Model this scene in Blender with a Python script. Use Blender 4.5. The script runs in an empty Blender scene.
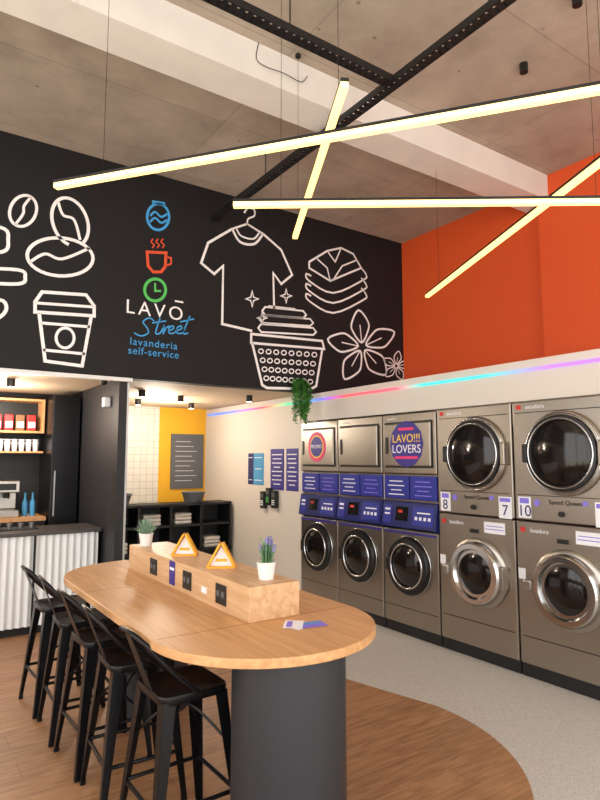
import bpy, bmesh, math, random
from mathutils import Vector, Matrix
random.seed(7)
S=bpy.context.scene
COL=S.collection
# ------------------------------------------------------------------ materials
def lin(c):
    return tuple(((x/255)/12.92 if x/255<=0.04045 else ((x/255+0.055)/1.055)**2.4) for x in c)+(1,)
def mat(name,rgb,rough=.5,metal=0,emit=None,es=0,bump=0,bscale=30,var=0,vscale=3,coat=0):
    m=bpy.data.materials.new(name); m.use_nodes=True
    n=m.node_tree.nodes; l=m.node_tree.links; b=n['Principled BSDF']
    c=lin(rgb); b.inputs['Base Color'].default_value=c
    b.inputs['Roughness'].default_value=rough; b.inputs['Metallic'].default_value=metal
    if coat: b.inputs['Coat Weight'].default_value=coat
    if emit:
        b.inputs['Emission Color'].default_value=lin(emit); b.inputs['Emission Strength'].default_value=es
    tc=n.new('ShaderNodeTexCoord')
    if var:
        t=n.new('ShaderNodeTexNoise'); t.inputs['Scale'].default_value=vscale; t.inputs['Detail'].default_value=6
        l.new(tc.outputs['Object'],t.inputs['Vector'])
        r=n.new('ShaderNodeValToRGB')
        r.color_ramp.elements[0].position=.3; r.color_ramp.elements[1].position=.7
        r.color_ramp.elements[0].color=tuple(x*(1-var) for x in c[:3])+(1,)
        r.color_ramp.elements[1].color=tuple(min(1,x*(1+var)) for x in c[:3])+(1,)
        l.new(t.outputs['Fac'],r.inputs['Fac']); l.new(r.outputs['Color'],b.inputs['Base Color'])
    if bump:
        t=n.new('ShaderNodeTexNoise'); t.inputs['Scale'].default_value=bscale; t.inputs['Detail'].default_value=4
        l.new(tc.outputs['Object'],t.inputs['Vector'])
        bp=n.new('ShaderNodeBump'); bp.inputs['Strength'].default_value=bump; bp.inputs['Distance'].default_value=.01
        l.new(t.outputs['Fac'],bp.inputs['Height']); l.new(bp.outputs['Normal'],b.inputs['Normal'])
    return m
def wood(name,dark,light,scale=(1,14,14),rough=.45,planks=None):
    m=bpy.data.materials.new(name); m.use_nodes=True
    n=m.node_tree.nodes; l=m.node_tree.links; b=n['Principled BSDF']; b.inputs['Roughness'].default_value=rough
    tc=n.new('ShaderNodeTexCoord'); mp=n.new('ShaderNodeMapping'); mp.inputs['Scale'].default_value=scale
    l.new(tc.outputs['Object'],mp.inputs['Vector'])
    t=n.new('ShaderNodeTexNoise'); t.inputs['Scale'].default_value=2.2; t.inputs['Detail'].default_value=8; t.inputs['Distortion'].default_value=.6
    l.new(mp.outputs['Vector'],t.inputs['Vector'])
    r=n.new('ShaderNodeValToRGB'); r.color_ramp.elements[0].position=.3; r.color_ramp.elements[1].position=.72
    r.color_ramp.elements[0].color=lin(dark); r.color_ramp.elements[1].color=lin(light)
    l.new(t.outputs['Fac'],r.inputs['Fac'])
    if planks:
        bk=n.new('ShaderNodeTexBrick'); bk.inputs['Scale'].default_value=1
        bk.inputs['Brick Width'].default_value=planks[0]; bk.inputs['Row Height'].default_value=planks[1]
        bk.inputs['Mortar Size'].default_value=.0018; bk.inputs['Mortar Smooth'].default_value=0
        bk.inputs['Color1'].default_value=(.86,.86,.86,1); bk.inputs['Color2'].default_value=(1.06,1.06,1.06,1); bk.inputs['Mortar'].default_value=(.6,.57,.55,1)
        mp2=n.new('ShaderNodeMapping'); l.new(tc.outputs['Object'],mp2.inputs['Vector']); l.new(mp2.outputs['Vector'],bk.inputs['Vector'])
        mx=n.new('ShaderNodeMixRGB'); mx.blend_type='MULTIPLY'; mx.inputs['Fac'].default_value=1
        l.new(r.outputs['Color'],mx.inputs['Color1']); l.new(bk.outputs['Color'],mx.inputs['Color2'])
        l.new(mx.outputs['Color'],b.inputs['Base Color'])
    else: l.new(r.outputs['Color'],b.inputs['Base Color'])
    return m
M={}
M['blackwall']=mat('black_wall_paint',(13,13,16),.7)
M['orange']=mat('orange_wall_paint',(228,88,34),.6,bump=.1,bscale=60)
M['cream']=mat('cream_wall_paint',(216,208,198),.6,bump=.05,bscale=80)
M['beige']=mat('soffit_paint',(205,182,154),.7)
M['yellow']=mat('yellow_wall_paint',(226,170,30),.6)
M['white']=mat('white_paint',(235,235,232),.5)
M['mural']=mat('mural_white',(252,252,252),.7)
M['mblue']=mat('mural_blue',(70,170,235),.7)
M['mred']=mat('mural_red',(230,90,50),.7)
M['mgreen']=mat('mural_green',(90,205,100),.7)
M['black']=mat('black_metal',(24,24,27),.3,.5)
M['blackmat']=mat('black_matte',(20,20,22),.5)
M['charcoal']=mat('charcoal_panel',(30,30,33),.5)
M['drum']=mat('drum_laminate',(38,40,45),.45)
M['steeld']=mat('door_steel',(175,170,162),.3,1)
M['chrome']=mat('chrome',(210,210,210),.16,1)
M['glassd']=mat('dark_glass',(24,20,19),.1)
M['rubber']=mat('rubber_ring',(18,18,19),.4)
M['purple']=mat('purple_print',(52,42,132),.5)
M['bluepan']=mat('blue_info_print',(34,44,142),.45)
M['navy']=mat('navy_panel',(20,30,96),.35)
M['lilac']=mat('lilac_print',(130,115,220),.5)
M['pink']=mat('pink_print',(225,50,110),.5)
M['ylw']=mat('yellow_print',(245,200,40),.5)
M['paper']=mat('white_paper',(235,235,240),.6)
M['red']=mat('red_print',(200,40,35),.5)
M['teal']=mat('teal_print',(70,150,200),.5)
M['green']=mat('leaf_green',(64,128,44),.6,var=.35,vscale=20)
M['sage']=mat('sage_green',(120,150,125),.6,var=.25,vscale=30)
M['lav']=mat('lavender_bloom',(130,125,170),.8,var=.3,vscale=40)
M['stem']=mat('plant_stem_green',(96,140,96),.7)
M['pot']=mat('pot_ceramic',(235,233,228),.3)
M['grey']=mat('grey_board',(90,92,96),.6)
M['counter']=mat('grey_worktop',(70,66,64),.4)
M['alu']=mat('aluminium',(170,170,170),.35,.9)
M['poly']=mat('corrugated_sheet',(236,240,240),.35)
M['tent']=mat('amber_card',(246,172,36),.5)
M['wire']=mat('wire_black',(15,15,15),.6)
M['spot']=mat('spot_glow',(255,235,200),.5,emit=(255,225,170),es=12)
M['tube']=mat('led_diffuser',(255,225,165),.5,emit=(255,208,120),es=1.75)
M['oak']=wood('oak_top',(190,138,90),(216,168,116),(16,1,16))
M['oakbox']=wood('oak_box',(196,152,108),(222,184,142),(16,1.2,16))
M['wfloor']=wood('wood_floor_planks',(146,102,68),(186,140,98),(2,16,16),.42,planks=(1.25,.19))
M['seam']=mat('seam_brown',(130,92,58),.6)
def steel(name,rgb,rough):
    m=mat(name,rgb,rough,1); n=m.node_tree.nodes; l=m.node_tree.links; b=n['Principled BSDF']
    tc=n.new('ShaderNodeTexCoord'); mp=n.new('ShaderNodeMapping'); mp.inputs['Scale'].default_value=(1,1,120)
    t=n.new('ShaderNodeTexNoise'); t.inputs['Scale'].default_value=4
    l.new(tc.outputs['Object'],mp.inputs['Vector']); l.new(mp.outputs['Vector'],t.inputs['Vector'])
    r=n.new('ShaderNodeMapRange'); r.inputs['To Min'].default_value=rough-.09; r.inputs['To Max'].default_value=rough+.1
    l.new(t.outputs['Fac'],r.inputs['Value']); l.new(r.outputs['Result'],b.inputs['Roughness'])
    return m
M['steel']=steel('brushed_stainless',(166,157,146),.36)
def concrete(name,a,b_):
    m=bpy.data.materials.new(name); m.use_nodes=True; n=m.node_tree.nodes; l=m.node_tree.links; b=n['Principled BSDF']; b.inputs['Roughness'].default_value=.85
    tc=n.new('ShaderNodeTexCoord'); t=n.new('ShaderNodeTexNoise'); t.inputs['Scale'].default_value=1.3; t.inputs['Detail'].default_value=10; t.inputs['Roughness'].default_value=.65
    l.new(tc.outputs['Object'],t.inputs['Vector'])
    r=n.new('ShaderNodeValToRGB'); r.color_ramp.elements[0].position=.32; r.color_ramp.elements[1].position=.7
    r.color_ramp.elements[0].color=lin(a); r.color_ramp.elements[1].color=lin(b_); l.new(t.outputs['Fac'],r.inputs['Fac'])
    bk=n.new('ShaderNodeTexBrick'); bk.inputs['Scale'].default_value=1; bk.offset=0
    bk.inputs['Brick Width'].default_value=2.2; bk.inputs['Row Height'].default_value=1.1; bk.inputs['Mortar Size'].default_value=.005
    bk.inputs['Color1'].default_value=(1,1,1,1); bk.inputs['Color2'].default_value=(.92,.92,.92,1); bk.inputs['Mortar'].default_value=(.72,.72,.72,1)
    l.new(tc.outputs['Object'],bk.inputs['Vector'])
    mx=n.new('ShaderNodeMixRGB'); mx.blend_type='MULTIPLY'; mx.inputs['Fac'].default_value=1
    l.new(r.outputs['Color'],mx.inputs['Color1']); l.new(bk.outputs['Color'],mx.inputs['Color2'])
    v=n.new('ShaderNodeTexVoronoi'); v.inputs['Scale'].default_value=3.2; l.new(tc.outputs['Object'],v.inputs['Vector'])
    r2=n.new('ShaderNodeValToRGB'); r2.color_ramp.elements[0].position=.03; r2.color_ramp.elements[1].position=.06
    r2.color_ramp.elements[0].color=(.55,.52,.5,1); r2.color_ramp.elements[1].color=(1,1,1,1); l.new(v.outputs['Distance'],r2.inputs['Fac'])
    m2=n.new('ShaderNodeMixRGB'); m2.blend_type='MULTIPLY'; m2.inputs['Fac'].default_value=1
    l.new(mx.outputs['Color'],m2.inputs['Color1']); l.new(r2.outputs['Color'],m2.inputs['Color2'])
    l.new(m2.outputs['Color'],b.inputs['Base Color'])
    return m
M['conc']=concrete('board_concrete',(160,148,134),(200,189,174))
M['beam']=mat('beam_white_paint',(236,234,228),.7,var=.04,vscale=4)
def terrazzo():
    m=bpy.data.materials.new('speckled_floor'); m.use_nodes=True; n=m.node_tree.nodes; l=m.node_tree.links; b=n['Principled BSDF']; b.inputs['Roughness'].default_value=.5
    tc=n.new('ShaderNodeTexCoord')
    v=n.new('ShaderNodeTexVoronoi'); v.inputs['Scale'].default_value=170; l.new(tc.outputs['Object'],v.inputs['Vector'])
    sp=n.new('ShaderNodeSeparateColor'); l.new(v.outputs['Color'],sp.inputs[0])
    r=n.new('ShaderNodeValToRGB'); cr=r.color_ramp; cr.interpolation='CONSTANT'
    cr.elements[0].position=0; cr.elements[0].color=lin((178,173,167)); cr.elements[1].position=.1; cr.elements[1].color=lin((196,191,185))
    for p,c in ((.35,(203,198,192)),(.65,(199,194,188)),(.9,(214,210,204))):
        e=cr.elements.new(p); e.color=lin(c)
    l.new(sp.outputs[0],r.inputs['Fac']); l.new(r.outputs['Color'],b.inputs['Base Color']); return m
M['terr']=terrazzo()
M['pave']=mat('pale_pavement',(200,196,188),.8,var=.08,vscale=2)
def tiles():
    m=bpy.data.materials.new('white_tile'); m.use_nodes=True; n=m.node_tree.nodes; l=m.node_tree.links; b=n['Principled BSDF']; b.inputs['Roughness'].default_value=.3
    tc=n.new('ShaderNodeTexCoord'); mp=n.new('ShaderNodeMapping'); mp.inputs['Rotation'].default_value=(math.radians(90),0,0)
    bk=n.new('ShaderNodeTexBrick'); bk.offset=0; bk.inputs['Scale'].default_value=1; bk.inputs['Brick Width'].default_value=.1; bk.inputs['Row Height'].default_value=.1; bk.inputs['Mortar Size'].default_value=.003
    bk.inputs['Color1'].default_value=lin((225,220,208)); bk.inputs['Color2'].default_value=lin((220,214,202)); bk.inputs['Mortar'].default_value=lin((175,170,162))
    l.new(tc.outputs['Object'],mp.inputs['Vector']); l.new(mp.outputs['Vector'],bk.inputs['Vector']); l.new(bk.outputs['Color'],b.inputs['Base Color']); return m
M['tile']=tiles()
def ledstrip():
    m=bpy.data.materials.new('rgb_led'); m.use_nodes=True; n=m.node_tree.nodes; l=m.node_tree.links; b=n['Principled BSDF']
    tc=n.new('ShaderNodeTexCoord'); sp=n.new('ShaderNodeSeparateXYZ'); l.new(tc.outputs['Object'],sp.inputs[0])
    mr=n.new('ShaderNodeMapRange'); mr.inputs['From Min'].default_value=1.3; mr.inputs['From Max'].default_value=8.5; l.new(sp.outputs['Y'],mr.inputs['Value'])
    r=n.new('ShaderNodeValToRGB'); cr=r.color_ramp
    st=[(0,(150,70,230)),(.18,(165,100,235)),(.26,(30,190,195)),(.36,(30,205,190)),(.41,(240,70,95)),(.52,(235,60,70)),(.58,(70,80,230)),(.68,(40,210,130)),(.76,(240,50,60)),(.9,(40,110,240))]
    cr.elements[0].position=0; cr.elements[0].color=lin(st[0][1]); cr.elements[1].position=st[-1][0]; cr.elements[1].color=lin(st[-1][1])
    for p,c in st[1:-1]:
        e=cr.elements.new(p); e.color=lin(c)
    l.new(mr.outputs['Result'],r.inputs['Fac']); l.new(r.outputs['Color'],b.inputs['Emission Color']); b.inputs['Base Color'].default_value=(.1,.1,.1,1)
    b.inputs['Emission Strength'].default_value=1.5; return m
M['rgb']=ledstrip()
# ------------------------------------------------------------------ geometry helpers
def bx(bm,x0,x1,y0,y1,z0,z1):
    v=[bm.verts.new(p) for p in [(x0,y0,z0),(x1,y0,z0),(x1,y1,z0),(x0,y1,z0),(x0,y0,z1),(x1,y0,z1),(x1,y1,z1),(x0,y1,z1)]]
    for f in [(0,3,2,1),(4,5,6,7),(0,1,5,4),(1,2,6,5),(2,3,7,6),(3,0,4,7)]: bm.faces.new([v[i] for i in f])
def tube(bm,pts,r,seg=10,closed=False,r1=None):
    pts=[Vector(p) for p in pts]; n=len(pts); rings=[]; nn=None
    for i,p in enumerate(pts):
        if closed: t=(pts[(i+1)%n]-pts[i-1])
        else: t=pts[min(i+1,n-1)]-pts[max(i-1,0)]
        t.normalize()
        if nn is None:
            nn=t.orthogonal().normalized()
        else:
            nn=(nn-t*nn.dot(t)).normalized()
        bb=t.cross(nn); rr=r if r1 is None else r+(r1-r)*i/max(1,n-1)
        rings.append([bm.verts.new(p+nn*rr*math.cos(a)+bb*rr*math.sin(a)) for a in [2*math.pi*k/seg for k in range(seg)]])
    rng=range(n if closed else n-1)
    for i in rng:
        A=rings[i]; B=rings[(i+1)%n]; off=0
        if closed and i==n-1:
            off=min(range(seg),key=lambda k:(B[k].co-A[0].co).length)
        for k in range(seg):
            bm.faces.new([A[k],A[(k+1)%seg],B[(k+1+off)%seg],B[(k+off)%seg]])
    if not closed:
        bm.faces.new(rings[0][::-1]); bm.faces.new(rings[-1])
def cyl(bm,p0,p1,r,r1=None,seg=24): tube(bm,[p0,p1],r,seg,False,r if r1 is None else r1)
def cat(pts,n=8,closed=False):
    pts=[Vector(p) for p in pts]; out=[]; N=len(pts)
    for i in range(N if closed else N-1):
        g=(lambda k:pts[k%N]) if closed else (lambda k:pts[max(0,min(N-1,k))])
        p0,p1,p2,p3=g(i-1),g(i),g(i+1),g(i+2)
        for s in range(n):
            t=s/n
            out.append(.5*((2*p1)+(p2-p0)*t+(2*p0-5*p1+4*p2-p3)*t*t+(3*p1-p0-3*p2+p3)*t**3))
    if not closed: out.append(pts[-1])
    return out
def lathe(bm,prof,o,axis='z',seg=48):
    o=Vector(o); rings=[]
    for r,h in prof:
        ring=[]
        for k in range(seg):
            a=2*math.pi*k/seg; c,s=r*math.cos(a),r*math.sin(a)
            ring.append(bm.verts.new(o+(Vector((c,s,h)) if axis=='z' else Vector((h,c,s)))))
        rings.append(ring)
    for A,B in zip(rings,rings[1:]):
        for k in range(seg): bm.faces.new([A[k],A[(k+1)%seg],B[(k+1)%seg],B[k]])
    bm.faces.new(rings[0][::-1]); bm.faces.new(rings[-1])
def plate(bm,q,t):
    q=[Vector(p) for p in q]; n=(q[1]-q[0]).cross(q[3]-q[0]).normalized()*t/2
    a=[bm.verts.new(p+n) for p in q]; b=[bm.verts.new(p-n) for p in q]
    bm.faces.new(a); bm.faces.new(b[::-1])
    for i in range(4): bm.faces.new([a[i],b[i],b[(i+1)%4],a[(i+1)%4]])
def extr(bm,pts,z0,z1):
    a=[bm.verts.new((p[0],p[1],z0)) for p in pts]; b=[bm.verts.new((p[0],p[1],z1)) for p in pts]
    bm.faces.new(a[::-1]); bm.faces.new(b); n=len(pts)
    for i in range(n): bm.faces.new([a[i],a[(i+1)%n],b[(i+1)%n],b[i]])
def add(name,bm,m,parent=None,smooth=False,bevel=0,loc=None):
    bmesh.ops.recalc_face_normals(bm,faces=bm.faces[:])
    me=bpy.data.meshes.new(name); bm.to_mesh(me); bm.free()
    ob=bpy.data.objects.new(name,me); COL.objects.link(ob); me.materials.append(M[m] if isinstance(m,str) else m)
    if smooth:
        for p in me.polygons: p.use_smooth=True
        try:
            me.set_sharp_from_angle(angle=math.radians(40))
        except Exception: pass
    if bevel:
        md=ob.modifiers.new('bevel','BEVEL'); md.width=bevel; md.segments=2; md.limit_method='ANGLE'
    if parent: ob.parent=parent
    if loc: ob.location=loc
    return ob
def B(): return bmesh.new()
def boxobj(name,b,m,parent=None,bevel=0):
    bm=B(); bx(bm,*b); return add(name,bm,m,parent,False,bevel)
def empty(name,loc=(0,0,0),rz=0):
    e=bpy.data.objects.new(name,None); COL.objects.link(e); e.location=loc; e.rotation_euler=(0,0,rz); e.empty_display_size=.1; return e
def text(name,s,size,loc,rot,m,parent=None,align='CENTER',spacing=1,shear=0,ext=.0006):
    c=bpy.data.curves.new(name,'FONT'); c.body=s; c.size=size; c.align_x=align; c.align_y='CENTER'; c.extrude=ext; c.space_character=spacing; c.shear=shear
    o=bpy.data.objects.new(name,c); COL.objects.link(o); o.location=loc; o.rotation_euler=rot; c.materials.append(M[m]); 
    if parent: o.parent=parent
    return o
RX=(math.radians(90),0,0)             # faces -Y
RW=(math.radians(90),0,math.radians(-90))  # faces -X
# ------------------------------------------------------------------ room shell
YB=5.64; XW=4.05; XO=5.52; ZC=4.55; XL=-2.8; YS=-1.7
boxobj('floor',(XL,XO,YS,8.7,-.1,0),'terr')
pts=[(XL,1.62),(1.9,1.60)]+[(1.9+1.15*math.sin(a),2.75-1.15*math.cos(a)) for a in [math.radians(3*k) for k in range(1,33)]]+[(2.98,3.1),(2.85,3.6),(2.6,4.6),(2.5,8.6),(XL,8.6)]
bm=B(); extr(bm,pts,0.0,.004); add('floor_wood',bm,'wfloor')
boxobj('ground_outside',(-14,12,-14,10,-.3,-.1),'pave')
boxobj('ceiling',(XL,XO+.2,YS,YB+.2,ZC,ZC+.15),'conc')
boxobj('wall_mural',(XL,XO,YB,YB+.14,2.41,ZC),'blackwall')
boxobj('wall_orange',(XO,XO+.15,3.5,YB,2.40,ZC),'orange')
boxobj('wall_orange_front',(XO-.12,XO+.15,YS,3.5,2.40,ZC),'orange')
boxobj('wall_right_band',(XW,XO+.15,YS,YB+.14,2.08,2.40),'cream')
boxobj('wall_right_rear',(XW,XW+.15,5.86,8.6,0,2.41),'cream')
boxobj('wall_right_front',(XW,XW+.15,YS,1.30,0,2.08),'cream')
boxobj('wall_right_outer',(XO,XO+.15,YS,8.7,0,2.08),'cream')
boxobj('ceiling_beam',(XL,XO,3.38,3.70,4.28,ZC),'beam')
boxobj('ceiling_low',(XL,XO,YB+.14,8.7,2.42,2.5),'beige')
boxobj('wall_back_tiled',(1.84,3.28,8.6,8.7,0,2.42),'tile')
boxobj('wall_back_yellow',(3.28,XW+.15,8.6,8.7,0,2.42),'yellow')
boxobj('wall_partition',(1.76,1.84,YB+.16,8.6,0,2.42),'charcoal')
boxobj('wall_kiosk_back',(XL,1.76,7.7,7.8,0,2.42),'blackmat')
boxobj('wall_left_rear',(XL-.1,XL,YB,8.7,0,2.5),'white')
boxobj('trim_1',(XL,1.86,YB-.03,YB+.02,2.375,2.41),'white')
boxobj('trim_2',(1.75,1.83,YB+.03,YB+.16,0,2.41),'blackmat')
boxobj('trim_3',(1.83,1.85,YB+.03,YB+.16,0,2.41),'alu')
for nm,horiz in (('window_1',True),('window_2',False)):
    bm=B()
    if horiz:
        x=XL
        while x<XO+.1:
            bx(bm,x-.03,x+.03,YS-.05,YS+.05,0,ZC); x+=1.664
        for z in (0,ZC-.1): bx(bm,XL,XO,YS-.05,YS+.05,z,z+.09)
    else:
        y=YS
        while y<YB:
            bx(bm,XL-.05,XL+.05,y-.03,y+.03,0,ZC); y+=1.83
        for z in (0,ZC-.1): bx(bm,XL-.05,XL+.05,YS,YB,z,z+.09)
    add(nm,bm,'blackmat')
# ------------------------------------------------------------------ cable trays
def tray(name,p0,p1,axis):
    e=empty(name); bm=B(); w=.036; h=.05
    x0,y0,z=p0; x1,y1,_=p1
    if axis=='x':
        for s in (-w,w): bx(bm,x0,x1,y0+s-.004,y0+s+.004,z,z+h)
        x=x0
        while x<x1: bx(bm,x,x+.035,y0-w,y0+w,z,z+.008); x+=.055
    else:
        for s in (-w,w): bx(bm,x0+s-.004,x0+s+.004,y0,y1,z,z+h)
        y=y0
        while y<y1: bx(bm,x0-w,x0+w,y,y+.035,z,z+.008); y+=.055
    add('rails',bm,'blackmat',e)
    bm=B()
    for t in (.15,.5,.85):
        px=x0+(x1-x0)*t; py=y0+(y1-y0)*t
        if abs(py-3.54)<.2: py=3.25
        cyl(bm,(px,py,z+.04),(px,py,ZC),.005,seg=6)
    add('rods',bm,'blackmat',e)
tray('cable_tray',(XL,2.82,4.2),(2.67,2.82,4.2),'x')
tray('cable_tray',(2.71,YS+.1,4.2),(2.71,5.63,4.2),'y')
bm=B(); tube(bm,cat([(1.95,3.375,4.55),(1.93,3.37,4.42),(2.0,3.36,4.38),(2.15,3.36,4.39),(2.3,3.36,4.38),(2.36,3.365,4.45)],6),.003,6); add('loose_wire',bm,'wire')
# ------------------------------------------------------------------ linear LED pendants
def pendant(a,b,z,wires):
    e=empty('linear_pendant_light'); a=Vector((a[0],a[1],z)); b=Vector((b[0],b[1],z)); d=(b-a).normalized(); s=Vector((-d.y,d.x,0))
    def prism(bm,w,z0,z1,inset=0):
        A=a+d*inset; Bq=b-d*inset
        v=[]
        for P in (A,Bq):
            for (k,zz) in ((-w,z0),(w,z0),(w,z1),(-w,z1)): v.append(bm.verts.new((P.x+s.x*k,P.y+s.y*k,zz)))
        for f in [(0,1,2,3),(7,6,5,4),(0,4,5,1),(1,5,6,2),(2,6,7,3),(3,7,4,0)]: bm.faces.new([v[i] for i in f])
    bm=B(); prism(bm,.018,z+.008,z+.024); add('housing',bm,'blackmat',e)
    bm=B(); prism(bm,.0175,z-.018,z+.0078,.004); add('diffuser',bm,'tube',e)
    bm=B()
    for t in wires:
        p=a.lerp(b,t); cyl(bm,(p.x,p.y,z+.024),(p.x,p.y,ZC),.0014,seg=5); cyl(bm,(p.x,p.y,ZC-.02),(p.x,p.y,ZC),.02,seg=12)
    add('cables',bm,'wire',e)
pendant((.644,3.349),(2.54,.86),3.13,(.1,.9))
pendant((1.519,1.881),(2.33,3.482),3.25,(.08,.9))
pendant((1.464,2.807),(3.27,1.52),3.03,(.12,.9))
pendant((4.111,3.872),(2.75,1.10),3.18,(.1,.85))
def spot(loc,z,drop=.12,r=.03,glow=True):
    e=empty('ceiling_spotlight',(loc[0],loc[1],z)); bm=B()
    cyl(bm,(0,0,-drop),(0,0,0),r); 
    add('housing',bm,'blackmat',e,True)
    if glow:
        bm=B(); cyl(bm,(0,0,-drop-.004),(0,0,-drop-.0005),r*.8); add('lens',bm,'spot',e)
spot((3.69,2.46),ZC,.07,.03,False); spot((3.40,1.87),ZC,.07,.03,False)
for p in [(2.3,6.6),(2.9,6.9),(2.6,7.6),(3.4,7.7),(.9,6.4),(.2,6.9),(3.6,6.4)]: spot(p,2.42,.08,.04)
# ------------------------------------------------------------------ mural artwork (rectified from sketch sheet to wall plane)
a_=math.radians(34.3); p_=math.radians(5.8)
F_=Vector((math.sin(a_)*math.cos(p_),math.cos(a_)*math.cos(p_),math.sin(p_))); R_=Vector((math.cos(a_),-math.sin(a_),0)); U_=R_.cross(F_)
def mu(u,v):
    d=F_+R_*((u-300)/590)+U_*((400-v)/590); t=YB/d.y
    return Vector((d.x*t,0,1.62+d.z*t))
def stroke(bm,pts,w=.032,closed=False,sm=0):
    w*=.88
    if sm: pts=cat([(p[0],p[1],0) for p in pts],sm,closed)
    P=[mu(p[0],p[1]) for p in pts]; n=len(P); Lr=[]
    for i in range(n):
        t1=(P[i]-P[i-1]) if (i>0 or closed) else (P[i+1]-P[i]); t2=(P[(i+1)%n]-P[i]) if (i<n-1 or closed) else (P[i]-P[i-1])
        t1.normalize(); t2.normalize(); t=(t1+t2)
        if t.length<1e-4: t=t1.copy()
        t.normalize(); nrm=Vector((-t.z,0,t.x)); k=max(.5,abs(t.dot(t1))); o=nrm*(w/2/k)
        Lr.append((bm.verts.new((P[i].x+o.x,YB-.004,P[i].z+o.z)),bm.verts.new((P[i].x-o.x,YB-.004,P[i].z-o.z))))
    for i in range(n if closed else n-1):
        A=Lr[i]; C=Lr[(i+1)%n]; bm.faces.new([A[0],C[0],C[1],A[1]])
def ell(cx,cy,rx,ry,rot=0,n=32,a0=0,a1=360):
    r=math.radians(rot); out=[]
    full=(a1-a0)>=360
    for k in range(n if full else n+1):
        a=math.radians(a0+(a1-a0)*k/n); x,y=rx*math.cos(a),ry*math.sin(a)
        out.append((cx+x*math.cos(r)-y*math.sin(r),cy+x*math.sin(r)+y*math.cos(r)))
    return out
bm=B()
stroke(bm,ell(23,211,13,16,25),.03,True); stroke(bm,[(31,197),(24,206),(23,214),(15,225)],.026,False,5)
add('mural_coffee_bean',bm,'mural')
bm=B()
stroke(bm,ell(70,222,17,25,-22,36,-235,75),.035); stroke(bm,[(58,202),(63,215),(74,220),(80,240)],.03,False,6)
stroke(bm,ell(60,257,33,19,4),.035,True); stroke(bm,[(30,262),(45,254),(62,259),(90,248)],.03,False,6)
add('mural_coffee_beans',bm,'mural')
bm=B()
stroke(bm,[(-40,224),(2,228),(8,240),(2,252),(-40,252)],.035,False,6); stroke(bm,[(-30,268),(18,270),(25,277),(18,284),(-30,282)],.035,False,5)
stroke(bm,[(-30,306),(0,300),(6,310),(-6,320),(-30,322)],.035,False,5)
add('mural_coffee_pot',bm,'mural')
bm=B()
stroke(bm,[(35,312),(35,302),(42,292),(86,295),(94,306),(94,316)],.035,True); stroke(bm,[(36,303),(93,307)],.03)
stroke(bm,[(39,313),(45,361),(82,366),(91,317)],.035); stroke(bm,[(41,323),(90,327)],.03); stroke(bm,[(43,350),(85,354)],.03)
stroke(bm,ell(65,338,9,10),.03,True)
add('mural_paper_cup',bm,'mural')
bm=B()
T=[(232,229),(208,243),(201,263),(214,274),(223,266),(222,324),(252,331)]
stroke(bm,T,.032); stroke(bm,[(263,234),(281,250),(292,275),(281,284),(273,273),(274,309)],.032)
stroke(bm,[(232,229),(240,242),(254,244),(263,234)],.032,False,6); stroke(bm,[(236,228),(241,236),(253,239),(259,233)],.024,False,6)
stroke(bm,[(232,229),(247,224),(263,234)],.026); stroke(bm,[(247,225),(248,219),(254,216),(254,210),(248,208),(244,213)],.024,False,5)
add('mural_tshirt',bm,'mural')
bm=B()
for cx,cy,s in ((252,299,8),(286,296,7),(262,318,6)):
    pts=[]
    for k in range(8):
        r=s if k%2==0 else s*.3; pts.append((cx+r*math.sin(math.pi*k/4)*.8,cy-r*math.cos(math.pi*k/4)))
    stroke(bm,pts,.018,True)
add('mural_sparkles',bm,'mural')
bm=B()
for dy in (0,10,20):
    stroke(bm,[(311,276+dy),(306,270+dy+4),(309,281+dy),(333,293+dy),(363,280+dy),(366,275+dy),(361,268+dy)],.026,False,4)
stroke(bm,[(309,268),(330,281),(361,268),(353,254),(341,248),(327,251),(309,262)],.028,True)
stroke(bm,[(330,281),(327,268),(317,259)],.022); stroke(bm,[(333,280),(342,266),(357,260)],.022); stroke(bm,[(327,251),(335,262),(341,248)],.022)
add('mural_folded_clothes',bm,'mural')
bm=B()
stroke(bm,[(251,334),(322,341),(324,349),(251,343)],.032,True)
stroke(bm,[(252,343),(262,385),(267,388),(311,389),(316,386),(322,350)],.034)
for r in range(4):
    y=351+r*9
    for c in range(8):
        t=(c+.5)/8; x0=257+r*2; x1=318-r*1.6; x=x0+(x1-x0)*t; yy=y+4*t
        stroke(bm,ell(x,yy,2.5,2.3,0,8),.016,True)
for (x0,x1,y) in ((258,316,327),(259,313,318),(262,306,310)):
    stroke(bm,[(x0+3,y-3),(x1-3,y+1),(x1,y+5),(x1-3,y+8),(x0+3,y+5),(x0,y+1)],.024,True)
stroke(bm,[(268,306),(295,309)],.02)
add('mural_laundry_basket',bm,'mural')
def flower(cx,cy,r,w,rot):
    for k in range(5):
        a=math.radians(rot+72*k); d=(math.sin(a),-math.cos(a)); s=(-d[1],d[0])
        f=lambda t,o:(cx+(d[0]*t+s[0]*o)*r*.95,cy+(d[1]*t+s[1]*o)*r)
        stroke(bm,[f(.12,.0),f(.4,.2),f(.65,.24),f(1,0),f(.65,-.24),f(.4,-.2)],w,True,4)
        stroke(bm,[f(.15,0),f(.6,0)],w*.6)
bm=B(); flower(362,347,37,.03,-6); flower(396,366,15,.018,10); add('mural_flowers',bm,'mural')
bm=B()
stroke(bm,ell(158,217,11,13),.03,True); stroke(bm,[(150,216),(155,212),(161,217),(167,214)],.024,False,4); stroke(bm,[(150,222),(155,218),(161,223),(167,220)],.024,False,4); stroke(bm,[(152,202),(165,204)],.04); add('mural_washer_icon',bm,'mblue')
bm=B()
stroke(bm,[(147,252),(148,266),(153,272),(161,272),(165,267),(166,253)],.034,True,0); stroke(bm,[(166,257),(171,258),(171,264),(165,266)],.022)
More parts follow.
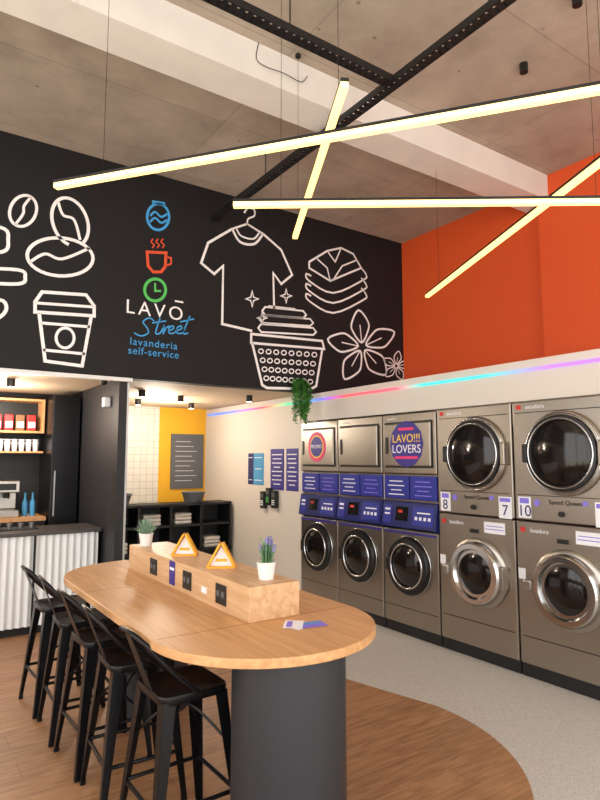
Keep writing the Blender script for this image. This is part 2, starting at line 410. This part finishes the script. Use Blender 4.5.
for x in (152,157,162): stroke(bm,[(x,248),(x+2,245),(x-1,242),(x+1,239)],.016,False,4)
add('mural_hot_cup_icon',bm,'mred')
bm=B(); stroke(bm,ell(155,290,10.5,11),.034,True); stroke(bm,[(155,283),(155,291),(161,291)],.024); add('mural_clock_icon',bm,'mgreen')
sg=empty('mural_lettering')
def tx(s,u,v,size,m,sp=1,sh=0):
    q=mu(u,v); return text('lettering',s,size,(q.x,YB-.004,q.z),RX,m,sg,'CENTER',sp,sh,.001)
tx('LAVO',155,311,.20,'mural',1.3); q=mu(179,302); boxobj('macron',(q.x-.045,q.x+.045,YB-.005,YB-.001,q.z-.006,q.z+.012),'mural',sg)
tx('lavanderia',154,344,.105,'mblue',1.15); tx('self-service',154,353,.105,'mblue',1.1)
bm=B(); W=.016
stroke(bm,[(154,321),(149,318),(143,322),(147,328),(148,333),(141,336),(134,333)],W,False,6)
stroke(bm,[(160,318),(156,330),(156,334),(160,333),(163,328),(164,326),(163,334),(166,328),(170,326)],W,False,5); stroke(bm,[(152,323),(166,321)],W)
for o in (0,8): stroke(bm,[(168+o,331),(173+o,329),(173+o,326),(169+o,328),(169+o,333),(174+o,333),(177+o,329)],W,False,5)
stroke(bm,[(190,316),(184,330),(184,334),(188,333)],W,False,5); stroke(bm,[(180,322),(194,319)],W)
add('script_word',bm,'mblue',sg)
# ------------------------------------------------------------------ RGB strip
boxobj('led_strip',(XW-.015,XW,1.2,8.5,2.308,2.333),'rgb')
# ------------------------------------------------------------------ machines
def ring(bm,c,R,r,seg=48):
    tube(bm,[(c[0],c[1]+R*math.cos(2*math.pi*k/seg),c[2]+R*math.sin(2*math.pi*k/seg)) for k in range(seg)],r,10,True)
def panel_text(e,y,z,w,h,x=-.004,n=3,m='paper'):
    bm=B()
    for k in range(n):
        zz=z+h*.25-k*h*.22; ww=w*(.7,.85,.55,.8)[k%4]; bx(bm,x-.001,x,y-ww/2,y+ww/2,zz-h*.025,zz+h*.025)
    add('print_lines',bm,m,e)
def small_unit(yc,kind):
    w=.715; e=empty('stacked_washer_dryer',(4.0,yc,0)); h=w/2-.005
    bm=B(); bx(bm,0,.8,-h,h,1.49,2.06); bx(bm,0,.8,-h,h,.1,.965); bx(bm,.03,.8,-h,h,.965,1.49); add('cabinet',bm,'steel',e,bevel=.008)
    boxobj('base',(.02,.78,-h,h,.004,.1),'blackmat',e)
    bm=B(); bx(bm,-.022,-.001,-h+.05,h-.05,1.56,1.97); add('dryer_door',bm,'steel',e,bevel=.012)
    bm=B(); bx(bm,-.002,-.0005,-h+.035,h-.035,1.545,1.985); add('door_gap',bm,'blackmat',e)
    bm=B(); bx(bm,-.03,-.022,h-.1,h-.07,1.68,1.84); add('dryer_handle',bm,'blackmat',e,bevel=.003)
    text('label_dryer','secadora',.035,(-.003,h-.14,2.02),RW,'paper',e)
    for s in (-1,1):
        bm=B(); bx(bm,.005,.029,s*.175-.165,s*.175+.165,1.25,1.47); add('info_panel',bm,'bluepan',e,bevel=.006)
        panel_text(e,s*.175,1.37,.26,.19,.0045,4,'lilac' if s<0 else 'paper')
    bm=B()
    prof=[(0.03,.97),(-.035,.99),(0.0,1.22),(0.03,1.23)]
    va=[bm.verts.new((x,-h,z)) for x,z in prof]; vb=[bm.verts.new((x,h,z)) for x,z in prof]
    bm.faces.new(va); bm.faces.new(vb[::-1])
    for i in range(4): bm.faces.new([va[i],vb[i],vb[(i+1)%4],va[(i+1)%4]])
    add('control_panel',bm,'navy',e)
    def cp(bm,y0,y1,z0,z1,o=.002):
        f=lambda z:-.035+(z-.99)*(.035/.23)-o
        plate(bm,[(f(z0),y0,z0),(f(z0),y1,z0),(f(z1),y1,z1),(f(z1),y0,z1)],.003)
    bm=B(); cp(bm,-.32,-.06,1.02,1.19); cp(bm,.22,.33,1.02,1.19); add('control_stickers',bm,'bluepan',e)
    bm=B(); cp(bm,.0,.16,1.05,1.18); add('display',bm,'glassd',e)
    bm=B(); cp(bm,.07,.13,1.125,1.15,.005); add('display_digits',bm,'red',e)
    bm=B()
    for k in range(4): cp(bm,-.29+k*.055,-.26+k*.055,1.07,1.1,.005)
    cp(bm,-.28,-.12,1.13,1.142,.005); cp(bm,.24,.31,1.1,1.115,.005); cp(bm,.24,.31,1.14,1.16,.005); add('buttons',bm,'paper',e)
    bm=B(); bx(bm,-.006,-.001,-h+.02,h-.02,.93,.95); add('purple_stripe',bm,'purple',e)
    zc=.645; bm=B(); lathe(bm,[(.265,-.002),(.265,-.035),(.25,-.055),(.2,-.06),(.19,-.04)],(0,0,zc),'x'); add('door_frame',bm,'rubber',e,True)
    bm=B(); ring(bm,(-.058,0,zc),.2,.010); ring(bm,(-.010,0,zc),.266,.006); add('door_ring',bm,'chrome',e,True)
    bm=B(); lathe(bm,[(.19,-.045),(.16,-.06),(.1,-.075),(.03,-.082),(.005,-.083)],(0,0,zc),'x'); add('door_glass',bm,'glassd',e,True)
    bm=B(); bx(bm,-.08,-.05,.2,.25,zc-.06,zc+.06); add('door_handle',bm,'blackmat',e,bevel=.008)
    bm=B(); bx(bm,-.002,-.0002,-h+.01,h-.01,.25,.256); add('kick_seam',bm,'blackmat',e)
    if kind==1:
        bm=B(); lathe(bm,[(.17,-.024),(.17,-.0225)],(0,0,1.77),'x'); add('sticker',bm,'pink',e)
        bm=B(); lathe(bm,[(.13,-.0262),(.13,-.0245)],(0,.0,1.77),'x'); add('sticker_inner',bm,'ylw',e)
        bm=B(); lathe(bm,[(.115,-.0285),(.115,-.0265)],(0,.0,1.77),'x'); add('sticker_core',bm,'purple',e)
        text('sticker_text','PROMO',.06,(-.030,0,1.77),RW,'paper',e)
    if kind==3:
        bm=B(); lathe(bm,[(.22,-.024),(.22,-.0225)],(0,0,1.77),'x',12); add('sticker',bm,'purple',e)
        text('sticker_text','LAVO!!!',.11,(-.026,0,1.82),RW,'ylw',e); text('sticker_text_2','LOVERS',.11,(-.026,0,1.72),RW,'paper',e)
        bm=B(); bx(bm,-.027,-.025,-.15,.15,1.63,1.655); bx(bm,-.027,-.025,-.1,.1,1.9,1.925); add('sticker_band',bm,'pink',e)
for i,k in enumerate((1,2,3)): small_unit(5.85-.36-.72*i,k)
def door_big(e,zc,R,up):
    yo=-.035
    bm=B(); lathe(bm,[(R,-.001),(R,-.02),(R-.012,-.03),(R-.045,-.035),(R-.06,-.022)],(0,yo,zc),'x',64); add('door_flange',bm,'steeld' if not up else 'steel',e,True)
    if up:
        bm=B(); lathe(bm,[(R-.03,-.03),(R-.035,-.06),(R-.07,-.066),(R-.08,-.045)],(0,yo,zc),'x',64); add('door_gasket',bm,'rubber',e,True)
        bm=B(); ring(bm,(-.062,yo,zc),R-.058,.006,64); ring(bm,(-.03,yo,zc),R-.015,.007,64); add('door_trim_ring',bm,'chrome',e,True)
        rg=R-.08
    else:
        bm=B(); lathe(bm,[(R-.03,-.03),(R-.035,-.075),(R-.05,-.09),(R-.085,-.09),(R-.1,-.06)],(0,yo,zc),'x',64); add('door_ring',bm,'chrome',e,True)
        rg=R-.098
    bm=B(); lathe(bm,[(rg,-.05),(rg*.85,-.062),(rg*.5,-.075),(rg*.2,-.08),(.004,-.081)],(0,yo,zc),'x',64); add('door_glass',bm,'glassd',e,True)
    if not up:
        bm=B(); bx(bm,-.07,-.001,yo-R+.0,yo-R+.05,zc-.09,zc+.09); add('hinge',bm,'steeld',e,bevel=.012)
        bm=B(); bx(bm,-.1,-.001,yo+R-.04,yo+R+.03,zc-.04,zc+.04); add('latch',bm,'steeld',e,bevel=.015)
    else:
        bm=B(); bx(bm,-.06,-.001,yo-R-.015,yo-R+.03,zc-.09,zc+.09); add('hinge',bm,'steel',e,bevel=.01)
        bm=B(); bx(bm,-.075,-.02,yo+R-.05,yo+R-.01,zc-.07,zc+.07); add('handle',bm,'blackmat',e,bevel=.01)
def big_unit(yc,num):
    w=.785; e=empty('large_stacked_washer_dryer',(4.0,yc,0)); h=w/2-.004
    bm=B(); bx(bm,0,.95,-h,h,1.165,2.07); bx(bm,0,.95,-h,h,.1,1.155); add('cabinet',bm,'steel',e,bevel=.01)
    boxobj('base',(.02,.9,-h,h,.004,.1),'blackmat',e)
    bm=B(); bx(bm,-.004,-.0005,-h+.03,h-.03,1.98,1.986); bx(bm,-.004,-.0005,-h+.03,h-.03,1.352,1.357); bx(bm,-.004,-.0005,-h+.03,h-.03,.30,.306); add('panel_seams',bm,'blackmat',e)
    door_big(e,1.67,.31,True); door_big(e,.70,.285,False)
    text('label_dryer','secadora',.045,(-.003,h-.2,2.025),RW,'paper',e); text('label_washer','lavadora',.045,(-.003,h-.2,1.09),RW,'paper',e)
    bm=B(); bx(bm,-.003,-.0005,h-.08,h-.04,2.01,2.045); bx(bm,-.003,-.0005,h-.08,h-.04,1.075,1.11); add('label_icons',bm,'red',e)
    text('badge_text','Speed Queen',.045,(-.003,-.03,1.31),RW,'glassd',e,spacing=1.05)
    bm=B(); bx(bm,-.004,-.0005,.25,.36,1.18,1.34); bx(bm,-.004,-.0005,-.37,-.25,1.16,1.33); add('number_stickers',bm,'paper',e)
    text('number_a',str(num),.12,(-.006,.305,1.23),RW,'navy',e); text('number_b',str(num-1),.12,(-.006,-.31,1.22),RW,'navy',e)
    bm=B(); bx(bm,-.005,-.0042,.265,.345,1.29,1.33); bx(bm,-.005,-.0042,-.36,-.26,1.29,1.32); lathe(bm,[(.025,-.003),(.025,-.0005)],(0,.2,1.30),'x',20); bx(bm,-.003,-.0006,-.2,-.16,1.30,1.33); add('control_dots',bm,'lilac',e)
    bm=B(); bx(bm,-.004,-.0005,-.30,-.10,1.03,1.12); add('notice_card',bm,'paper',e)
    bm=B(); bx(bm,-.005,-.0042,-.29,-.11,1.06,1.066); bx(bm,-.005,-.0042,-.28,-.12,1.085,1.091); add('notice_lines',bm,'lilac',e)
    bm=B(); bx(bm,-.004,-.0005,h-.07,h-.01,.72,.80); add('side_sticker',bm,'paper',e)
    bm=B(); lathe(bm,[(.02,-.02),(.02,-.0005)],(0,.0,1.23),'x',20); bx(bm,-.015,-.0005,-.04,.04,1.02,1.05); add('logo_mark',bm,'blackmat',e)
big_unit(3.295,8); big_unit(2.505,10); big_unit(1.715,12)
# ------------------------------------------------------------------ signs on the cream wall
def wsign(name,y,z,w,h,m,lines=4,lm='paper'):
    e=empty(name,(XW,y,z)); boxobj('board',(-.008,0,-w/2,w/2,-h/2,h/2),m,e); 
    bm=B()
    for k in range(lines):
        zz=h*.36-k*h*.72/max(1,lines-1); ww=w*(.4,.33,.38,.25)[k%4]; bx(bm,-.0095,-.0085,-ww,ww,zz-h*.012,zz+h*.012)
    add('print',bm,lm,e)
wsign('poster',6.92,1.5,.26,.42,'teal',3); wsign('poster',7.13,1.5,.14,.42,'navy',2)
wsign('info_sign',6.45,1.5,.31,.52,'purple',8); wsign('info_sign',6.10,1.5,.26,.52,'purple',8)
for i,(y,z) in enumerate(((6.74,1.10),(6.6,1.15),(6.46,1.12))):
    e=empty('card_reader',(XW,y,z)); bm=B(); bx(bm,-.06,0,-.05,.05,-.11,.11); add('body',bm,'blackmat',e,bevel=.01)
    boxobj('screen',(-.063,-.0605,-.03,.03,.03,.08),'grey',e)
    bm=B()
    for a in range(3):
        for b_ in range(3): bx(bm,-.063,-.0605,-.03+a*.022,-.014+a*.022,-.07+b_*.025,-.055+b_*.025)
    add('keys',bm,'mgreen' if i==1 else 'paper',e)
# ------------------------------------------------------------------ table
TX,TY0,TY1,TR,TZ=1.40,1.85,4.32,.51,.90
def stad(x,y0,y1,r,n=28):
    o=[]
    for k in range(n+1):
        a=math.pi+math.pi*k/n; o.append((x+r*math.cos(a),y0+r+r*math.sin(a)))
    for k in range(n+1):
        a=math.pi*k/n; o.append((x+r*math.cos(a),y1-r+r*math.sin(a)))
    return o
t=empty('communal_bar_table')
bm=B(); extr(bm,stad(TX,TY0,TY1,TR),TZ-.038,TZ); add('top',bm,'oak',t,bevel=.005)
bm=B(); bx(bm,TX-TR+.02,TX+TR-.02,2.355,2.358,TZ,TZ+.0006); bx(bm,TX-TR+.01,TX+TR-.01,3.40,3.403,TZ,TZ+.0006); add('top_seams',bm,'seam',t)
bm=B(); lathe(bm,[(.24,.004),(.24,.02),(.238,.02),(.238,TZ-.0385)],(1.41,2.15,0),'z',64); add('drum_near',bm,'drum',t,True)
bm=B(); lathe(bm,[(.24,.004),(.24,.02),(.238,.02),(.238,TZ-.0385)],(1.50,3.95,0),'z',64); add('drum_far',bm,'drum',t,True)
bm=B(); bx(bm,1.42,1.50,2.38,3.72,TZ-.1,TZ-.0385); add('rail',bm,'blackmat',t)
pb=empty('table_power_box',(0,0,TZ)); X0,X1,Y0,Y1,H=1.33,1.60,2.35,3.98,.155
bm=B(); bx(bm,X0,X1,Y0,Y1,.0005,H); add('box',bm,'oakbox',pb,bevel=.003)
bm=B(); bx(bm,X0-.0008,X1,Y0+.02,Y0+.022,H,H+.0006); add('lid_seam',bm,'seam',pb)
for y in (2.62,3.02,3.52):
    bm=B(); bx(bm,X0-.006,X0-.0005,y-.055,y+.055,.03,.125); add('socket_plate',bm,'blackmat',pb,bevel=.003)
    bm=B(); 
    for dy in (-.025,.025): cyl(bm,(X0-.008,y+dy,.08),(X0-.0062,y+dy,.08),.016,seg=16)
    add('socket_faces',bm,'grey',pb)
boxobj('info_sticker',(X0-.003,X0-.0005,3.19,3.27,.02,.15),'purple',pb); boxobj('info_sticker_print',(X0-.004,X0-.0031,3.20,3.26,.1,.115),'paper',pb)
boxobj('small_label',(X0-.003,X0-.0005,2.78,2.84,.05,.08),'paper',pb)
# potted plants
def pot(e,s):
    bm=B(); lathe(bm,[(.032*s,.0),(.042*s,.07*s),(.044*s,.075*s),(.038*s,.075*s),(.036*s,.062*s)],(0,0,0),'z',24); add('pot',bm,'pot',e,True)
def lavender(x,y,z,s=1):
    e=empty('potted_lavender',(x,y,z)); pot(e,s)
    bs=B(); bb=B()
    for k in range(34):
        a=random.random()*6.28; r=random.random()*.045*s; hh=(.05+random.random()*.075)*s; p0=Vector((math.cos(a)*r*.5,math.sin(a)*r*.5,.06*s)); p1=Vector((math.cos(a)*r,math.sin(a)*r,.06*s+hh))
        cyl(bs,p0,p1,.002*s,seg=5)
        if k%2:
            d=(p1-p0).normalized()
            tube(bb,[p1-d*.02*s,p1-d*.01*s,p1,p1+d*.008*s],.006*s,6,False,.003*s)
        for j in range(4):
            q=p0.lerp(p1,.15+.2*j); o=Vector((random.uniform(-1,1),random.uniform(-1,1),.8)).normalized()*.028*s; sd=o.orthogonal().normalized()*.0045*s
            v=[bs.verts.new(q),bs.verts.new(q+o*.5+sd),bs.verts.new(q+o),bs.verts.new(q+o*.5-sd)]; bs.faces.new(v)
    add('stems',bs,'stem',e); add('blooms',bb,'lav',e,True)
def succulent(x,y,z,s=1):
    e=empty('potted_succulent',(x,y,z)); pot(e,s); bm=B()
    for k in range(46):
        a=k*2.4; el=math.radians(85-70*(k/46)); L=(.085-.02*(k/46)+random.uniform(-.01,.01))*s
        d=Vector((math.cos(a)*math.cos(el),math.sin(a)*math.cos(el),math.sin(el))); p=Vector((0,0,.068*s))+d*.008
        tube(bm,[p,p+d*L*.35,p+d*L*.7+Vector((0,0,.004)),p+d*L+Vector((0,0,.01))],.0065*s,6,False,.0012*s)
    add('leaves',bm,'sage',e,True)
lavender(1.49,2.47,TZ+H+.0005,1.1); succulent(1.40,3.86,TZ+H+.0005,1.1)
# tent cards: folded amber card with a white printed insert between the legs
def tentcard(x,y,z,rz):
    e=empty('tent_card',(x,y,z),rz); bm=B(); a=.072; hh=.125; w=.04
    for s in (-1,1): plate(bm,[(s*a,-w,.004),(s*a,w,.004),(s*.006,w,hh),(s*.006,-w,hh)],.011)
    bx(bm,-a,a,-w,w,.0,.008)
    add('folded_sheet',bm,'tent',e)
    bm=B(); v=[[bm.verts.new(p) for p in ((-a+.012,yy,.008),(a-.012,yy,.008),(0,yy,hh-.014))] for yy in (-.012,-.009)]
    bm.faces.new(v[0]); bm.faces.new(v[1][::-1])
    for i in range(3): bm.faces.new([v[0][i],v[1][i],v[1][(i+1)%3],v[0][(i+1)%3]])
    add('insert',bm,'paper',e)
    boxobj('insert_print',(-.03,.03,-.0135,-.0125,.03,.045),'tent',e)
tentcard(1.46,3.36,TZ+H,math.radians(-32)); tentcard(1.46,2.88,TZ+H,math.radians(-32))
e=empty('leaflets',(1.50,2.20,TZ+.001)); 
for i,(dx,dy,r,m) in enumerate(((0,0,.3,'paper'),(.05,-.02,-.2,'lilac'),(-.02,.02,.9,'paper'))):
    bm=B(); bx(bm,-.06,.06,-.042,.042,i*.0015,i*.0015+.001); o=add('leaflet',bm,m,e); o.location=(dx,dy,0); o.rotation_euler=(0,0,r)
    bm=B(); bx(bm,-.045,.045,.005,.03,i*.0015+.0011,i*.0015+.0014); o=add('leaflet_print',bm,'lilac' if m=='paper' else 'teal',e); o.location=(dx,dy,0); o.rotation_euler=(0,0,r)
# ------------------------------------------------------------------ stools
def stool(x,y,rz=0):
    e=empty('metal_bar_stool',(x,y,.004),rz); SH=.65
    bm=B(); 
    def rr(hw,r,z,n=6):
        o=[]
        for cx,cy,a0 in ((hw-r,hw-r,0),(-hw+r,hw-r,90),(-hw+r,-hw+r,180),(hw-r,-hw+r,270)):
            for k in range(n+1):
                a=math.radians(a0+90*k/n); o.append(bm.verts.new((cx+r*math.cos(a),cy+r*math.sin(a),z)))
        return o
    L=[rr(.150,.045,SH-.035),rr(.158,.05,SH-.01),rr(.155,.05,SH+.002),rr(.145,.045,SH+.003),rr(.125,.04,SH-.006),rr(.05,.02,SH-.010)]
    for A,C in zip(L,L[1:]):
        n=len(A)
        for k in range(n): bm.faces.new([A[k],A[(k+1)%n],C[(k+1)%n],C[k]])
    bm.faces.new(L[-1]); bm.faces.new(L[0][::-1])
    add('seat',bm,'black',e,True)
    bm=B()
    for sx in (-1,1):
        for sy in (-1,1):
            T=Vector((sx*.145,sy*.145,SH-.02)); Bt=Vector((sx*.205,sy*.205,0.0))
            plate(bm,[T,T+Vector((-sx*.055,0,0)),Bt+Vector((-sx*.024,0,0)),Bt],.004)
            plate(bm,[T,T+Vector((0,-sy*.055,0)),Bt+Vector((0,-sy*.024,0)),Bt],.004)
            cyl(bm,Bt+Vector((-sx*.012,-sy*.012,0)),Bt+Vector((-sx*.012,-sy*.012,.02)),.015,seg=10)
    add('legs',bm,'black',e)
    bm=B(); k=lambda z:.145+(.205-.145)*(1-z/(SH-.02))
    c=k(.22)-.008
    for s in (-1,1):
        cyl(bm,(-c,s*c,.22),(c,s*c,.22),.0095,seg=8); cyl(bm,(s*c,-c,.22),(s*c,c,.22),.0095,seg=8)
    c=k(.5)-.01
    tube(bm,cat([(-c,-c,.42),(0,0,.56),(c,c,.42)],8),.006,8); tube(bm,cat([(-c,c,.42),(0,0,.565),(c,-c,.42)],8),.006,8)
    add('braces',bm,'black',e,True)
    bm=B(); P=[(.02,-.158,SH-.012),(-.07,-.164,SH+.06),(-.16,-.164,SH+.15),(-.22,-.14,SH+.22),(-.248,-.075,SH+.25),(-.255,0,SH+.256)]
    P=P+[(p[0],-p[1],p[2]) for p in P[-2::-1]]
    tube(bm,cat(P,6),.0105,10); add('back_tube',bm,'black',e,True)
    bm=B(); plate(bm,[(-.148,-.04,SH-.005),(-.148,.04,SH-.005),(-.252,.032,SH+.25),(-.252,-.032,SH+.25)],.004); add('back_splat',bm,'black',e)
for i,(x,y,r) in enumerate(((1.095,2.53,.03),(1.05,3.0,-.05),(1.035,3.45,.04),(1.02,3.90,-.03),(1.0,4.36,.05))): stool(x,y,r)
# ------------------------------------------------------------------ trailing plant hung at the end of the mural wall
e=empty('trailing_plant',(3.80,5.56,2.43),math.radians(90)); bm=B()
lathe(bm,[(.045,-.03),(.06,.05),(.055,.05),(.045,.03)],(.02,0,0),'z',20); bx(bm,.02,.08,-.02,.02,-.036,-.03); add('pot',bm,'blackmat',e,True)
bs=B(); bl=B()
for k in range(34):
    y=random.uniform(-.11,.11); x=random.uniform(-.07,.03); L=random.uniform(.18,.40)
    P=cat([(.02,y*.2,.04),(0,y*.5,.1),(x,y,.02),(x-.01,y+random.uniform(-.03,.03),-L*.5),(x,y*.7+random.uniform(-.03,.03),-L)],5)
    tube(bs,P,.0025,5)
    for q in P[4:]:
        for j in range(3):
            o=Vector((random.uniform(-1,.3),random.uniform(-1,1),random.uniform(-.8,.5))).normalized()*random.uniform(.03,.055); sd=o.cross(Vector((random.random(),random.random(),1))).normalized()*.010
            bl.faces.new([bl.verts.new(q),bl.verts.new(q+o*.5+sd),bl.verts.new(q+o),bl.verts.new(q+o*.5-sd)])
add('stems',bs,'green',e); add('leaves',bl,'green',e)
# ------------------------------------------------------------------ kiosk
k=empty('kiosk_counter'); bm=B(); n=420; xa,xb=-1.6,1.72; yf=6.10; prev=None
for i in range(n+1):
    x=xa+(xb-xa)*i/n; y=yf+.012*math.sin(x*2*math.pi/.065)
    c=(bm.verts.new((x,y,.08)),bm.verts.new((x,y,.91)))
    if prev: bm.faces.new([prev[0],c[0],c[1],prev[1]])
    prev=c
add('corrugated_front',bm,'poly',k,True)
boxobj('carcass',(xa,xb,yf+.02,6.62,.08,.91),'white',k); boxobj('plinth',(xa,xb,yf+.03,6.6,.004,.08),'blackmat',k)
bm=B(); bx(bm,xa-.02,xb+.02,yf-.04,6.65,.91,.945); add('worktop',bm,'counter',k,bevel=.004)
boxobj('post',(1.12,1.14,yf-.02,yf-.013,.05,.91),'blackmat',k)
b2=empty('back_counter'); boxobj('cabinet',(-1.6,1.42,7.15,7.68,.004,.95),'blackmat',b2); boxobj('worktop',(-1.62,1.42,7.1,7.69,.95,.99),'oak',b2)
f=empty('black_fridge'); boxobj('body',(1.44,1.74,7.05,7.68,.004,2.35),'black',f,.01); boxobj('handle',(1.47,1.485,7.02,7.04,1.0,1.5),'alu',f)
sh=empty('wooden_display_shelf'); bm=B()
for z in (1.93,2.30): bx(bm,-1.0,1.42,7.40,7.69,z,z+.025)
for x in (-1.0,.2,1.395): bx(bm,x,x+.025,7.40,7.69,1.955,2.30)
bx(bm,-1.0,1.42,7.40,7.69,1.70,1.72); add('boards',bm,'oak',sh)
cf=empty('coffee_bags'); bm=B(); bw=B(); by=B()
for i in range(13):
    x=-.2+i*.12; 
    if abs(x-.2)<.07: continue
    bx(by if i%4==3 else bm,x,x+.095,7.44,7.5,1.955,2.14); bx(bw,x+.01,x+.085,7.436,7.4395,1.99,2.06)
add('bags',bm,'red',cf,bevel=.01); add('bags_brown',by,'seam',cf,bevel=.01); add('labels',bw,'paper',cf)
cp_=empty('paper_cups'); bm=B()
for i in range(23):
    x=-.3+i*.075
    lathe(bm,[(.024,0.0),(.033,.1),(.036,.1),(.036,.108)],(x,7.5,1.72),'z',16)
    lathe(bm,[(.024,0.109),(.033,.13),(.036,.13),(.036,.138)],(x,7.5,1.72),'z',16)
add('cups',bm,'paper',cp_,True)
bt=empty('bottles'); bm=B()
for i,x in enumerate((1.24,1.32)): lathe(bm,[(.03,.0),(.03,.15),(.013,.19),(.011,.25),(.014,.26)],(x,7.35,.99),'z',16)
add('glass_bottles',bm,'teal',bt,True)
cm=empty('espresso_machine',(1.36,7.4,.99)); bm=B(); bx(bm,-.62,-.2,-.2,.2,.0,.08); bx(bm,-.62,-.2,.02,.2,.08,.36); bx(bm,-.62,-.2,-.2,.2,.27,.40); add('body',bm,'steeld',cm,bevel=.01)
bm=B(); 
for x in (-.5,-.32): cyl(bm,(x,-.12,.27),(x,-.12,.21),.03); cyl(bm,(x,-.12,.23),(x,-.25,.22),.011)
bx(bm,-.58,-.24,-.205,-.201,.30,.37); add('group_heads',bm,'blackmat',cm,True)
gt=empty('tray_of_glasses',(1.0,6.4,.945)); boxobj('tray',(-.2,.2,-.1,.1,.0,.012),'blackmat',gt)
bm=B(); 
for i in range(4): lathe(bm,[(.022,.012),(.028,.06),(.025,.06)],(-.15+i*.1,0,0),'z',14)
add('glasses',bm,'alu',gt,True)
e=empty('security_sensor',(1.76,6.0,2.2)); bm=B(); bx(bm,-.07,0,-.04,.04,-.05,.05); add('case',bm,'paper',e,bevel=.01)
e=empty('security_camera',(1.66,5.88,2.42)); bm=B(); cyl(bm,(0,0,-.015),(0,0,0),.04); lathe(bm,[(.035,-.015),(.033,-.04),(.02,-.06),(.004,-.065)],(0,0,0),'z',20); add('dome',bm,'blackmat',e,True)
# ------------------------------------------------------------------ rear passage furniture
s=empty('cubby_shelf'); bm=B()
for z in (.05,.38,.72,1.0): bx(bm,2.2,4.0,7.6,8.0,z,z+.03)
for x in (2.2,2.64,3.08,3.52,3.97): bx(bm,x,x+.03,7.6,8.0,.004,1.03)
bx(bm,2.2,4.0,7.98,8.0,.004,1.03); add('frame',bm,'blackmat',s)
bm=B()
for z,x in ((.41,2.42),(.75,2.86),(.75,3.3),(.41,3.74)):
    for j in range(3): bx(bm,x-.12,x+.12,7.66,7.9,z+j*.05,z+j*.05+.045)
add('folded_towels',bm,'cream',s,bevel=.015)
bk=empty('laundry_baskets'); bm=B()
for x in (2.45,3.5): 
    lathe(bm,[(.12,.0),(.16,.13),(.17,.13),(.17,.145),(.15,.145),(.11,.02)],(x,7.8,1.03),'z',24)
add('baskets',bm,'grey',bk,True)
wb=empty('menu_board',(3.74,8.599,1.6)); boxobj('board',(-.27,.27,-.02,0,-.42,.42),'grey',wb)
bm=B()
for i in range(9): bx(bm,-.2,.05+.13*((i*37)%5)/5,-.0215,-.0205,.3-i*.075,.306-i*.075)
add('writing',bm,'paper',wb)
# ------------------------------------------------------------------ lights
def pl(name,loc,en,col=(1,.88,.74),r=.08):
    l=bpy.data.lights.new(name,'POINT'); l.energy=en; l.color=col; l.shadow_soft_size=r; o=bpy.data.objects.new(name,l); COL.objects.link(o); o.location=loc
for i,p in enumerate([(2.6,7.1,2.15),(3.0,7.6,2.15),(.9,6.9,2.15),(-.2,6.9,2.15)]): pl('lamp_downlight',p,27)
pl('fill_kiosk',(.9,5.85,2.25),10)  # added fill light to whiten the corrugated counter front, no fixture behind it
sl=bpy.data.lights.new('sun','SUN'); sl.energy=6; sl.angle=.01; sl.color=(1,.93,.82); so=bpy.data.objects.new('sun',sl); COL.objects.link(so); so.rotation_euler=(math.radians(18),math.radians(-10),0)
w=bpy.data.worlds.new('sky'); S.world=w; w.use_nodes=True; bg=w.node_tree.nodes['Background']; bg.inputs['Color'].default_value=(1,.975,.95,1); bg.inputs['Strength'].default_value=2.4
S.view_settings.view_transform='Standard'; S.view_settings.exposure=.34
# ------------------------------------------------------------------ camera
c=bpy.data.cameras.new('camera'); c.sensor_fit='VERTICAL'; c.sensor_height=36; c.lens=590/800*36
co=bpy.data.objects.new('camera',c); COL.objects.link(co); co.location=(0,0,1.62); co.rotation_euler=(math.radians(95.8),0,math.radians(-34.3)); S.camera=co
